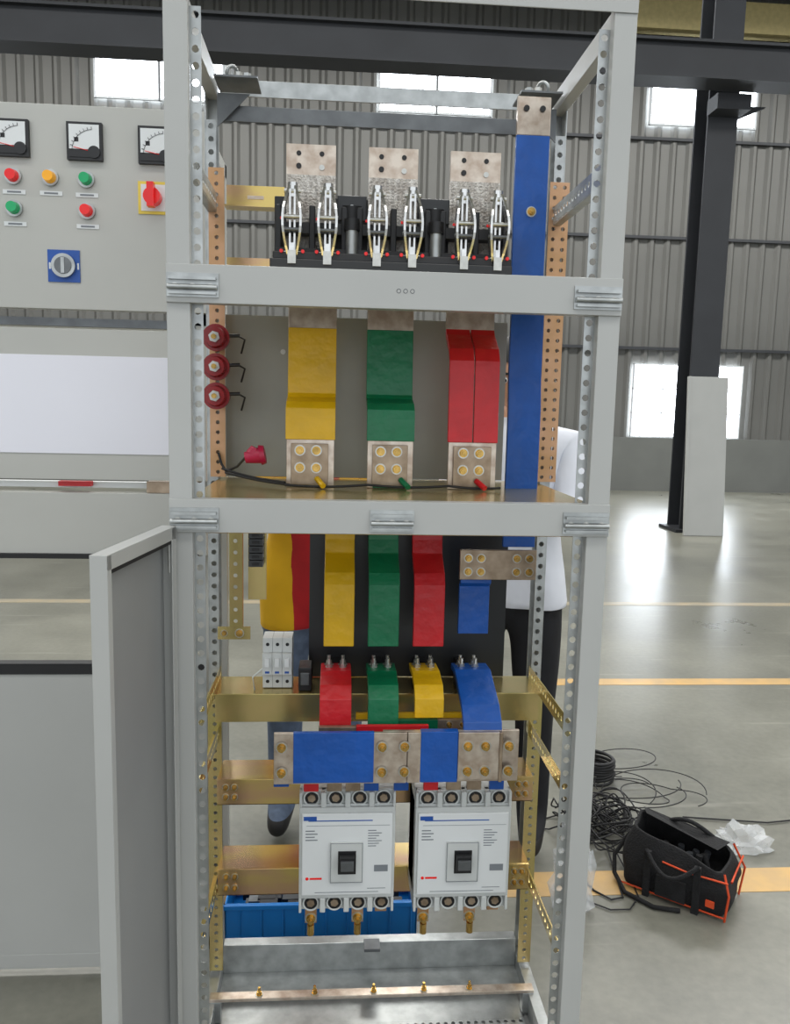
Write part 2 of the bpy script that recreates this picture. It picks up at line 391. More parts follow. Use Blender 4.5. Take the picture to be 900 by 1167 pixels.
b.band([(.30,2.068),(.30,1.75),(.30,1.745)],.260,.330,.012,BLU)
b.band([(.30,1.745),(.30,1.57),(.29,1.50),(.29,1.20)],.264,.335,.012,BLU)
b.band([(.30,2.144),(.30,2.068)],.260,.330,.012,TIN)
for xx in(.278,.312): b.cyl((xx,.290,2.12),(xx,.2935,2.12),.006,BLK)
b.bolt((.297,.294,1.915),(0,-1,0),.008,BRASS)
b.obj('riser',nb,bevel=.0015)

# ---------------------------------------------------------------- knife switch disconnector
ks=empty('knife_switch_disconnector')
b=B()
for x0,x1 in((-.215,-.114),(-.046,.056),(.124,.229)):
    b.band([(.30,2.03),(.30,1.97)],x0,x1,.010,TIN);b.band([(.299,1.97),(.299,1.80)],x0,x1,.010,TINK)
    for q in range(9):
        for w_ in range(16):
            xx=x0+.006+(x1-x0-.012)*q/8;zz=1.865+.0065*w_
            b.box(xx-.0022,xx+.0022,.2925,.294,zz-.0016,zz+.0016,TINK)
    cx=(x0+x1)/2
    for xx in(cx-.025,cx+.022): b.cyl((xx,.2935,2.012),(xx,.2955,2.012),.005,BLK)
    b.cyl((cx-.025,.292,1.987),(cx-.025,.2955,1.987),.0055,BLK);b.cyl((cx+.022,.292,1.985),(cx+.022,.2955,1.985),.0055,STEELB)
b.obj('terminal_plates',ks,bevel=0)
b=B()
b.box(-.235,.24,.255,.285,1.845,1.868,BLK);b.box(-.235,.24,.20,.285,1.785,1.80,BLK);b.box(-.235,.24,.24,.28,1.80,1.815,BLK)
b.box(-.24,.245,.31,.32,1.79,1.93,BLK)
for xx in(-.228,-.16,-.095,-.064,.005,.075,.106,.175,.236):
    b.box(xx-.006,xx+.006,.25,.29,1.80,1.90,BLK)
for xx in(-.08,.09):
    b.cyl((xx,.235,1.79),(xx,.235,1.862),.012,GALV);b.cyl((xx,.235,1.85),(xx,.235,1.872),.016,BLK)
    b.cyl((xx,.27,1.875),(xx,.265,1.905),.02,BLK)
    b.box(xx-.03,xx+.03,.262,.27,1.875,1.925,BLKM);b.cyl((xx,.258,1.90),(xx,.262,1.90),.006,GALV)
b.box(-.24,.24,.19,.37,1.742,1.785,BLKM)
b.obj('insulating_frame',ks,bevel=.002)
b=B()
for cx in(-.197,-.128,-.031,.039,.142,.2095):
    for sx in(-1,1):
        pts=[]
        for k in range(13):
            t=k/12;pts.append((cx+sx*(.006+.0115*math.sin(math.pi*t)),.215-.03*math.sin(math.pi*t),1.785+.14*t))
        vs=[]
        for p in pts:
            for dx in(-.0022,.0022):
                for dy in(-.013,.013): vs.append((p[0]+dx,p[1]+dy,p[2]))
        fs=[]
        for k in range(12):
            o=4*k
            for a,c in((0,1),(1,3),(3,2),(2,0)): fs.append((o+a,o+c,o+4+c,o+4+a))
        fs+=[(0,1,3,2),(48,50,51,49)];b.add(vs,fs,SILV,False)
        # inner straight blade
        b.box(cx+sx*.0045-.0018,cx+sx*.0045+.0018,.20,.235,1.79,1.918,SILV)
    b.box(cx-.0045,cx+.0045,.19,.28,1.79,1.815,SILV);b.box(cx-.004,cx+.004,.205,.30,1.905,1.93,SILV)
    b.cyl((cx-.02,.195,1.865),(cx+.02,.195,1.865),.004,STEELB);b.cyl((cx-.016,.205,1.915),(cx+.016,.205,1.915),.004,STEELB)
    b.cyl((cx-.02,.19,1.84),(cx+.02,.19,1.84),.0035,GALVD)
    b.cyl((cx-.016,.21,1.797),(cx+.016,.21,1.797),.0055,STEELB);b.cyl((cx,.212,1.918),(cx,.212,1.932),.010,SILV)
    b.box(cx-.008,cx+.008,.185,.19,1.775,1.80,STEELB)
    for q in(-.021,.021): b.cyl((cx+q,.20,1.80),(cx+q,.195,1.80),.0035,PLR)
    b.cyl((cx-.021,.20,1.862),(cx-.021,.195,1.862),.0025,PLR)
b.obj('contact_blades',ks)

# ---------------------------------------------------------------- support insulators
si=empty('busbar_support_insulator_set')
b=B()
for z in(1.64,1.578,1.516):
    c=(-.366,.33,z)
    b.cyl((c[0],.395,z),(c[0],.35,z),.022,REDI,24,r1=.027);b.cyl((c[0],.35,z),(c[0],.335,z),.029,REDI,24);b.cyl((c[0],.335,z),(c[0],.315,z),.023,REDI,24,r1=.020)
    b.cyl((c[0],.315,z),(c[0],.309,z),.012,STEELB,6);b.cyl((c[0],.31,z),(c[0],.302,z),.0055,BRASS,10)
    b.cyl((c[0]+.02,.34,z+.004),(c[0]+.05,.345,z+.006),.004,BLK,8)
    b.tube([(c[0]+.045,.345,z+.006),(c[0]+.06,.35,z-.002),(c[0]+.05,.37,z-.03)],.0022,BLK)
b.obj('insulators',si)
b=B()
def wire(pts,r=.0028,m=RUB): b.tube(pts,r,m,6)
def arc(p,q,sag,n=10,side=0):
    p=Vector(p);q=Vector(q);return [p.lerp(q,t/n)+Vector((0,side*math.sin(math.pi*t/n),-sag*math.sin(math.pi*t/n))) for t in range(n+1)]
wire(arc((-.36,.38,1.355),(-.21,.22,1.342),.004));wire(arc((-.35,.36,1.348),(-.20,.21,1.338),.003));wire([(-.37,.39,1.39),(-.362,.385,1.365),(-.35,.37,1.35)])
wire(arc((-.21,.21,1.338),(-.04,.215,1.34),.004));wire(arc((-.04,.215,1.34),(.13,.215,1.34),.004));wire(arc((.13,.215,1.34),(.24,.22,1.337),.003))
for xx,m in((-.145,YEL),(.03,GRN),(.19,RED)):
    b.cyl((xx,.23,1.35),(xx+.014,.205,1.337),.006,m,10)
b.obj('black_wires',si)
b=B();b.cyl((-.30,.3,1.386),(-.268,.3,1.392),.012,MAG,16,r1=.018);b.cyl((-.268,.3,1.392),(-.258,.3,1.394),.022,MAG,16,r1=.019)
b.tube([(-.30,.3,1.386),(-.32,.33,1.365),(-.35,.38,1.35)],.003,BLK)
b.cyl((-.285,.298,1.395),(-.278,.298,1.408),.014,MAG,16,r1=.010);b.obj('cable_cap',si)

# ---------------------------------------------------------------- lower compartment busbars
lb=empty('distribution_busbar_set')
for nm,x0,x1,m in(('red',-.134,-.066,RED),('green',-.030,.036,GRN),('yellow',.071,.134,YEL),('blue',.170,.240,BLU)):
    b=B();zz={'red':.80,'green':.81,'yellow':.835,'blue':.79}[nm]
    if nm=='blue': b.band([(.37,.900),(.31,.905),(.20,.865),(.17,.84),(.165,.815)],x0,x1+.012,.014,m)
    else: b.band([(.37,.900),(.30,.905),(.24,.895),(.222,.875),(.22,zz)],x0,x1,.014,m)
    for i in(-1,1):
        for j in(0,1): b.bolt(((x0+x1)/2+i*.016,.335+j*.022,.907),(0,0,1),.0085,STEELB,.009,.014)
    b.box(x0+.01,x1-.01,.36,.40,.85,.893,BLK)
    b.obj('stub_'+nm,lb,bevel=.002)
b=B()
b.box(-.055,.19,.25,.258,.818,.832,YEL);b.box(-.01,.125,.235,.247,.795,.822,GRN);b.box(.125,.20,.236,.247,.80,.822,COPD)
b.box(-.055,.10,.195,.204,.800,.826,RED);b.box(-.135,-.055,.198,.21,.795,.822,COPD)
for xx in(.15,.18): b.bolt((xx,.236,.811),(0,-1,0),.006,BRASS)
b.obj('cross_bars',lb,bevel=.001)
b=B()
y=.15
b.box(-.226,.05,y,y+.008,.718,.829,TIN);b.box(-.186,-.019,y-.0015,y+.0095,.7205,.830,BLU)
b.box(.0,.289,y+.009,y+.017,.716,.829,TIN);b.box(.052,.079,y,y+.008,.718,.829,TIN);b.box(.079,.158,y+.0005,y+.0185,.7185,.830,BLU)
b.box(.158,.245,y-.003,y+.009,.725,.829,TIN);b.box(.245,.252,y-.005,y+.009,.72,.829,COPD)
for xx in(-.21,-.002,.045,.178,.215,.265):
    for zz in(.745,.80): b.bolt((xx,y-.003 if xx<.1 or xx>.15 else y,zz),(0,-1,0),.009,BRASS,.009,.008)
for xx,m in((-.212,BLU),(-.15,RED),(-.02,BLU),(.045,BLU),(.11,RED),(.255,BLU),(-.10,COPD),(-.06,COPD),(.16,COPD),(.205,COPD)):
    if xx<-.19: b.box(xx-.016,xx+.016,.175,.19,.70,.735,m)
    else: b.box(xx-.016,xx+.016,.205,.215,.6735,.735,m)
b.obj('neutral_link_bars',lb,bevel=.001)

# ---------------------------------------------------------------- moulded case circuit breakers
def mccb(x0,x1,z0,z1):
    e=empty('moulded_case_circuit_breaker',((x0+x1)/2,.2,z0));w=(x1-x0)/2;h=z1-z0
    b=B()
    b.box(-w,w,.012,.135,0.03,h-.03,WHT);b.box(-w,w,.03,.135,0,h,WHT)
    # terminal blocks top and bottom with wire-entry notches
    for z,zz in((h-.034,h),(0,.034)):
        for k in range(5):
            xx=-w+2*w*k/4;b.box(max(-w,xx-.006),min(w,xx+.006),.004,.03,z,zz,WHT)
        b.box(-w,w,.018,.03,z,zz,WHT)
    b.box(-w,w,.004,.02,.034,h-.034,WHT)
    b.box(-w+.006,w-.006,-.002,.004,.045,h-.045,WHT2);b.box(-.036,.034,-.008,0,.078,.170,WHT)
    b.obj('case',e,bevel=.002)
    b=B()
    for k in range(4):
        xx=-w+2*w*(k+.5)/4
        for zz in(h-.017,.017):
            b.cyl((xx,.0165,zz),(xx,.018,zz),.0165,BLK,20);b.torus((xx,.014,zz),(0,1,0),.0165,.0022,WHT,20,6)
            b.cyl((xx,.0125,zz),(xx,.0165,zz),.009,COPD,6,smooth=False)
    b.obj('terminal_screws',e)
    b=B()
    b.box(-w+.02,w-.05,-.0028,-.002,h-.062,h-.0600,LBLU);b.box(-w+.010,-w+.038,-.0028,-.002,h-.060,h-.051,LBLU);b.box(-w+.016,w-.012,-.0028,-.002,h-.0725,h-.072,GRYL)
    for k in range(7): b.box(.045,.045+.018+.006*((k*5)%3),-.0028,-.002,h-.085-.006*k,h-.0835-.006*k,GRYL)
    for k in range(4): b.box(-w+.014,-w+.034+.006*(k%2),-.0028,-.002,h-.085-.007*k,h-.083-.007*k,GRYL)
    b.cyl((-w+.018,-.003,.085),(-w+.018,-.002,.085),.0035,PLR,12);b.box(-w+.024,-w+.05,-.0028,-.002,.083,.087,PLR)
    b.box(.045,.085,-.0028,-.002,.06,.061,GRYL);b.box(w-.045,w-.015,-.0028,-.002,.10,.115,GRYL)
    b.box(-w+.035,w-.035,-.0028,-.002,.052,.053,GRYL)
    for zz in(.0785,.1695): b.box(-.036,.034,-.0086,-.008,zz-.0005,zz+.0005,GRYL)
    for xx in(-.0355,.0335): b.box(xx-.0005,xx+.0005,-.0086,-.008,.078,.170,GRYL)
    b.obj('label_printing',e)
    b=B();b.box(-.0195,.0195,-.0095,-.008,.098,.152,BLK);b.box(-.016,.016,-.026,-.0095,.112,.146,BLK);b.box(-.014,.014,-.032,-.026,.118,.140,GALVD)
    b.obj('toggle_handle',e,bevel=.002)
    b=B()
    for k in range(4):
        xx=-w+2*w*(k+.5)/4;zz=-.045 if k in(0,2) else (-.04 if k==1 else -.02)
        if k==1 : continue
        b.box(xx-.013,xx+.013,.035,.041,zz,.02,COPZ)
        if k!=3: b.bolt((xx,.035,zz+.012),(0,-1,0),.010,BRASS,.009,.01);b.cyl((xx,.028,zz+.002),(xx,.028,zz-.022),.008,BRASS,10)
    b.obj('terminal_tails',e,bevel=.001)
    return e
mccb(-.175,.034,.391,.671);mccb(.078,.290,.388,.668)

# ---------------------------------------------------------------- DIN items
e=empty('miniature_circuit_breaker_row')
b=B()
for k in range(3):
    x=-.268+.0225*k
    b.box(x,x+.0218,.365,.42,.850,.968,WHT);b.box(x,x+.0218,.352,.365,.885,.935,WHT);b.box(x+.006,x+.016,.345,.352,.905,.925,WHT2)
    b.cyl((x+.011,.364,.953),(x+.011,.366,.953),.004,BLK);b.cyl((x+.011,.364,.865),(x+.011,.366,.865),.004,BLK);b.box(x+.006,x+.016,.3515,.352,.888,.893,LBLU)
    b.box(x+.0218,x+.0225,.366,.42,.85,.968,GRYL)
b.tube([(-.265,.36,.90),(-.29,.35,.88),(-.285,.35,.85)],.002,WHT)
b.obj('modules',e,bevel=.0015)
e=empty('terminal_block_rail')
b=B();b.perf((-.348,.40,.985),(0,0,1),(1,0,0),.27,.028,ZINCG,pitch=.026,r=.005);b.box(-.32,-.317,.395,.41,.985,1.255,ZINCG)
b.box(-.375,-.30,.398,.402,.955,.985,ZINCG);b.bolt((-.325,.398,.97),(0,-1,0),.008,BRASS);b.bolt((-.36,.398,.97),(0,-1,0),.006,BRASS)
b.obj('din_rail',e)
b=B()
TD=M('terminal_dark',(62,64,66),.5)
for k in range(7): b.box(-.30,-.268,.36,.40,1.135+.0165*k,1.149+.0165*k,TD);b.box(-.292,-.276,.357,.36,1.139+.0165*k,1.145+.0165*k,BLK)
b.box(-.305,-.263,.40,.405,1.05,1.26,ZINCG)
b.obj('terminals',e)
e=empty('auxiliary_relay')
b=B();b.box(-.185,-.155,.34,.40,.85,.905,BLK);b.box(-.18,-.16,.335,.34,.865,.895,GALVD)
b.obj('body',e,bevel=.002)

# ---------------------------------------------------------------- control cabinet with meters behind left
cc=empty('control_cabinet')
b=B();xl,xr=-1.45,-.417
b.box(xl,xr,.60,.602,1.717,2.185,PAINT2);b.box(xr-.002,xr,.602,.63,1.717,2.185,PAINT2);b.box(xl,xr,.602,.63,2.183,2.185,PAINT2);b.box(xl,xr,.602,.63,1.717,1.719,PAINT2)
b.box(xl,-.43,.60,.625,1.304,1.671,PAINT2);b.box(xl,-.455,.597,.60,1.368,1.607,GLOSSW)
b.box(xl,-.43,.60,.64,1.115,1.271,PAINT2);b.box(xl,-.45,.59,.60,1.105,1.117,RUB)
b.box(xl,-.43,.55,.57,.02,.845,PAINT);b.box(xl,-.43,.545,.575,.82,.848,RUB);b.box(xl,-.43,.548,.55,.02,.06,PAINT)
b.obj('doors',cc,bevel=.002)
b=B()
for xx in(xl,-.46):
    for yy in(.642,.97): b.box(xx,xx+.03,yy,yy+.03,.0,2.17,PAINT2)
for zz in(0,1.69,2.135):
    b.box(xl,-.43,.97,1.0,zz,zz+.035,PAINT2)
    for xx in(xl,-.46): b.box(xx,xx+.03,.642,.97,zz,zz+.035,PAINT2)
b.box(xl,-.46,.64,.66,1.28,1.295,WHT2);b.box(-.80,-.72,.62,.64,1.285,1.297,RED);b.box(-.58,-.45,.61,.75,1.272,1.300,COPD);b.box(xl,-.46,.64,.66,1.68,1.70,GALVD)
b.obj('frame_posts',cc)
def meter(x0,x1,z0,z1,k):
    b=B();b.box(x0,x1,.588,.60,z0,z1,BLK);b.box(x0+.006,x1-.006,.5865,.588,z0+.024,z1-.006,WHT2)
    b.box(x0+.006,x1-.006,.5862,.588,z0+.006,z0+.022,BLK);b.cyl((x1-.018,.5845,z0+.018),(x1-.018,.588,z0+.018),.014,BLK,20)
    c=Vector((x1-.018,.5855,z0+.018));R=(x1-x0)*.62
    for t in range(9):
        a=math.radians(95+t*10);dv=Vector((math.cos(a),0,math.sin(a)));p=c+dv*R;b.cyl(p,p+dv*.006,.0006,BLK,6)
    b.tube([c+Vector((math.cos(math.radians(95+4*t)),0,math.sin(math.radians(95+4*t))))*R for t in range(21)],.0005,BLK,5)
    a=math.radians(168);b.cyl(c,c+Vector((math.cos(a),0,math.sin(a)))*R*.95,.0007,PLR,6)
    b.box(x0+.018,x0+.028,.5862,.5866,z0+.04,z0+.05,BLK)
    b.obj('panel_meter_%d'%k,cc)
meter(-.912,-.832,2.062,2.145,1);meter(-.745,-.664,2.060,2.145,2);meter(-.581,-.50,2.058,2.143,3)
b=B()
for x,z,m in((-.872,2.019,PLR),(-.787,2.019,PLY),(-.704,2.018,PLG),(-.872,1.946,PLG),(-.704,1.946,PLR)):
    b.cyl((x,.60,z),(x,.592,z),.019,GALV,24);b.cyl((x,.592,z),(x,.574,z),.0145,m,24,r1=.012)
    b.box(x-.026,x+.026,.598,.60,z-.040,z-.030,WHT2);b.box(x-.016,x+.016,.5975,.598,z-.037,z-.033,GRYL)
b.box(-.585,-.51,.597,.60,1.945,2.02,M('switch_plate_yellow',(225,200,80),.5));b.box(-.578,-.517,.5955,.597,1.952,2.013,WHT2)
b.cyl((-.548,.5955,1.982),(-.548,.57,1.982),.02,PLR,20);b.box(-.556,-.540,.555,.575,1.955,2.01,PLR)
b.box(-.80,-.725,.597,.60,1.78,1.855,LBLU);b.cyl((-.762,.597,1.818),(-.762,.588,1.818),.028,GALV,24);b.cyl((-.762,.588,1.818),(-.762,.586,1.818),.02,GALVD,24)
b.box(-.766,-.758,.5845,.586,1.80,1.836,GALV)
for q in(-1,1): b.box(-.762+q*.033-.002,-.762+q*.033+.002,.5965,.597,1.81,1.825,WHT2)
b.obj('lamps_and_switches',cc)

# ---------------------------------------------------------------- blue crate
e=empty('parts_crate',(-.13,.765,0));b=B();w,dd,h,t=.27,.105,.115,.006
for a in((-w,w,-dd,-dd+t,0.0,h),(-w,w,dd-t,dd,0,h),(-w,-w+t,-dd,dd,0,h),(w-t,w,-dd,dd,0,h),(-w,w,-dd,dd,0,t)): b.box(*a,CRATE)
b.box(-w-.008,w+.008,-dd-.008,-dd,h-.014,h,CRATE);b.box(-w-.008,w+.008,dd,dd+.008,h-.014,h,CRATE)
for k in range(9): b.box(-w+.04+.06*k,-w+.045+.06*k,-dd-.004,-dd,0,h-.014,CRATE)
b.obj('tub',e,bevel=.002)
b=B()
for k in range(30):
    x,y=random.uniform(-.24,.2),random.uniform(-.09,.06);b.box(x,x+.05,y,y+.03,.03+.03*random.random(),.08+.02*random.random(),random.choice([BLK,BLK,GALVD,TD]))
b.obj('contents',e)

# ---------------------------------------------------------------- tool bag
e=empty('tool_bag',(1.00,.865,0),math.radians(-40))
def soft(bld,name,parent,amp,seed,sub=3):
    o=bld.obj(name,parent);me=o.data
    bm=bmesh.new();bm.from_mesh(me);bmesh.ops.remove_doubles(bm,verts=bm.verts,dist=1e-5)
    bmesh.ops.subdivide_edges(bm,edges=bm.edges,cuts=sub,use_grid_fill=True)
    for v in bm.verts:
        c=v.co;k=amp*min(1,c.z/.05)
        v.co=Vector((c.x+k*math.sin(c.z*38+c.y*25+seed),c.y+k*math.sin(c.x*31+c.z*27+seed*2),max(0,c.z+(.6*k*math.sin(c.x*24+seed) if c.z>.05 else 0))))
    bm.to_mesh(me);bm.free()
    for p in me.polygons: p.use_smooth=True
    md=o.modifiers.new('s','SUBSURF');md.levels=1;md.render_levels=1
    return o
b=B();L,Wd,Hh=.158,.088,.185
bot=[(-L,-Wd,0),(L,-Wd,0),(L,Wd,0),(-L,Wd,0)];mid=[(-L-.010,-Wd-.012,.09),(L+.010,-Wd-.012,.09),(L+.010,Wd+.010,.09),(-L-.010,Wd+.010,.09)]
top=[(-L+.005,-Wd+.03,Hh+.01),(L-.01,-Wd+.005,Hh-.04),(L-.02,Wd-.03,Hh-.01),(-L+.01,Wd-.03,Hh+.025)]
inn=[(x*.93,y*.85,z-.004) for x,y,z in top];inb=[(x*.93,y*.9,.08) for x,y,z in bot]
vs=bot+mid+top+inn+inb;fs=[(3,2,1,0)]
for o in(0,4,8,12):
    for k in range(4): fs.append((o+k,o+(k+1)%4,o+4+(k+1)%4,o+4+k))
fs.append((16,17,18,19));b.add(vs,fs,FAB)
soft(b,'bag_body',e,.009,1.3)
b=B()
b.tube([bot[1],mid[1],top[1]],.0035,ORNG);b.tube([bot[2],mid[2],top[2]],.0035,ORNG)
b.tube([(-L,-Wd-.006,.012),(0,-Wd-.004,.01),(L,-Wd-.004,.012)],.003,ORNG)
b.tube([(-L*.2,-Wd-.006,.125),(L*.3,-Wd-.010,.12),(L+.004,-Wd-.006,.125)],.003,ORNG)
b.tube([(L+.012,-Wd,.13),(L+.006,0,.125),(L+.004,Wd,.13)],.003,ORNG)
for sx in(-.075,.075): b.box(sx-.010,sx+.010,-Wd-.019,-Wd-.006,.0,.15,FAB)
b.box(-.045,.045,-Wd-.021,-Wd-.008,.02,.085,FAB);b.box(.105,.13,-Wd-.020,-Wd-.014,.04,.06,ORNG)
b.obj('orange_trim',e)
b=B()
pts=[(-.08+.16*t/12,-Wd-.02-.03*math.sin(math.pi*t/12),Hh-.03-.05*math.sin(math.pi*t/12)) for t in range(13)];b.tube(pts,.007,FAB)
pts=[(-.08+.16*t/12,Wd-.03-.02*math.sin(math.pi*t/12),Hh-.01+.04*math.sin(math.pi*t/12)) for t in range(13)];b.tube(pts,.007,FAB)
b.add([(-L+.01,Wd-.03,Hh+.022),(L-.03,Wd-.03,Hh-.008),(L-.05,-.015,Hh-.008),(-L+.04,-.005,Hh+.035)],[(0,1,2,3)],FAB)
b.tube([(-L,-.02,.15),(-L-.04,-.05,.07),(-L-.03,-.07,.02),(-L+.03,-Wd-.05,.009),(-.03,-Wd-.07,.009),(.04,-Wd-.04,.009)],.007,FAB)
for k in range(8):
    x=random.uniform(-.10,.10);y=random.uniform(-.05,.02);b.cyl((x,y,.08),(x+random.uniform(-.03,.03),y,.15),.010,random.choice([FAB,DK,FAB,M('wood_brown',(110,70,45),.6)]),10)
b.obj('handles_and_tools',e)

# ---------------------------------------------------------------- cables
def cable_pile(cx,cy,n,rmin,rmax,spread,r=.0035,zmax=.06):
    b=B()
    for k in range(n):
        ox,oy=cx+random.gauss(0,spread),cy+random.gauss(0,spread);R=random.uniform(rmin,rmax);ph=random.random()*6;ec=random.uniform(.6,1);rot=random.random()*3
        zz=random.uniform(.005,zmax);pts=[]
        for t in range(37):
            a=ph+2*math.pi*1.15*t/36;rr=R*(1+.15*math.sin(3*a+ph));x=rr*math.cos(a);y=rr*ec*math.sin(a)
            pts.append((ox+x*math.cos(rot)-y*math.sin(rot),oy+x*math.sin(rot)+y*math.cos(rot),max(.004,zz+.03*math.sin(2*a+k))))
        b.tube(pts,r,RUB,6)
    return b
b=cable_pile(.86,1.24,30,.05,.13,.05,r=.0028,zmax=.10)
for k in range(9):
    ox,oy=1.08+random.uniform(-.08,.12),1.55+random.uniform(-.15,.2);R=random.uniform(.1,.2);ph=random.random()*6
    b.tube([(ox+R*math.cos(ph+.16*t),oy+R*.8*math.sin(ph+.16*t),.005+.05*abs(math.sin(.09*t+k))) for t in range(28)],.0022,RUB,6)
b.tube([(1.2,1.3,.006),(1.5,1.25,.006),(2.2,1.35,.006)],.003,RUB)
b.tube([(.70,.95,.005),(.72,.86,.005),(.76,.81,.005),(.80,.82,.005),(.82,.95,.005),(.84,1.1,.02)],.003,RUB)
b.tube([(.66,.90,.005),(.69,.80,.005),(.74,.76,.005),(.80,.76,.005),(.85,.82,.005),(.86,.92,.005),(.86,1.1,.02)],.0025,RUB)
for k in range(8): b.torus((.96+random.uniform(-.006,.006),1.62,.02+.011*k),(random.uniform(-.1,.1),random.uniform(-.1,.1),1),.08,.0065,RUB,28,6)
b.obj('cable_pile')
def sheetbag(name,cx,cy,s,h):
    bm=bmesh.new();bmesh.ops.create_icosphere(bm,subdivisions=3,radius=1)
    for v in bm.verts:
        k=1+.28*math.sin(v.co.x*7+cx*9)*math.cos(v.co.y*6)+.15*math.sin(v.co.z*11+v.co.x*5)
        v.co=Vector((v.co.x*s*k,v.co.y*s*.7*k,max(0,v.co.z*.8+.25)*h*k))
    me=bpy.data.meshes.new(name);bm.to_mesh(me);bm.free();me.materials.append(PLAST);o=bpy.data.objects.new(name,me);COL.objects.link(o);o.location=(cx,cy,.003)
sheetbag('plastic_bag',1.32,1.10,.09,.07);sheetbag('plastic_bag',.62,.78,.06,.24)

# ---------------------------------------------------------------- people
def skinmesh(name,verts,edges,radii,root,matfun,mats,parent,sub=2,cuts=()):
    me=bpy.data.meshes.new(name);me.from_pydata(verts,edges,[]);ob=bpy.data.objects.new(name,me);COL.objects.link(ob)
    md=ob.modifiers.new('skin','SKIN');md.use_smooth_shade=True
    if not me.skin_vertices:
        bm=bmesh.new();bm.from_mesh(me);bm.verts.layers.skin.verify();bm.to_mesh(me);bm.free()
    for i,sv in enumerate(me.skin_vertices[0].data):
        r=radii[i];sv.radius=r if isinstance(r,tuple) else (r,r);sv.use_root=(i==root)
    ss=ob.modifiers.new('sub','SUBSURF');ss.levels=sub;ss.render_levels=sub
    dg=bpy.context.evaluated_depsgraph_get();ev=ob.evaluated_get(dg)
    nm=bpy.data.meshes.new_from_object(ev);bpy.data.objects.remove(ob);nm.name=name
    if cuts:
        bm=bmesh.new();bm.from_mesh(nm)
        for co,no in cuts: bmesh.ops.bisect_plane(bm,geom=bm.verts[:]+bm.edges[:]+bm.faces[:],plane_co=co,plane_no=no,dist=1e-4)
        bm.to_mesh(nm);bm.free()
    nm.materials.clear()
    for m in mats: nm.materials.append(m)
    for p in nm.polygons: p.material_index=matfun(p.center);p.use_smooth=True
    o=bpy.data.objects.new(name,nm);COL.objects.link(o);o.parent=parent;return o
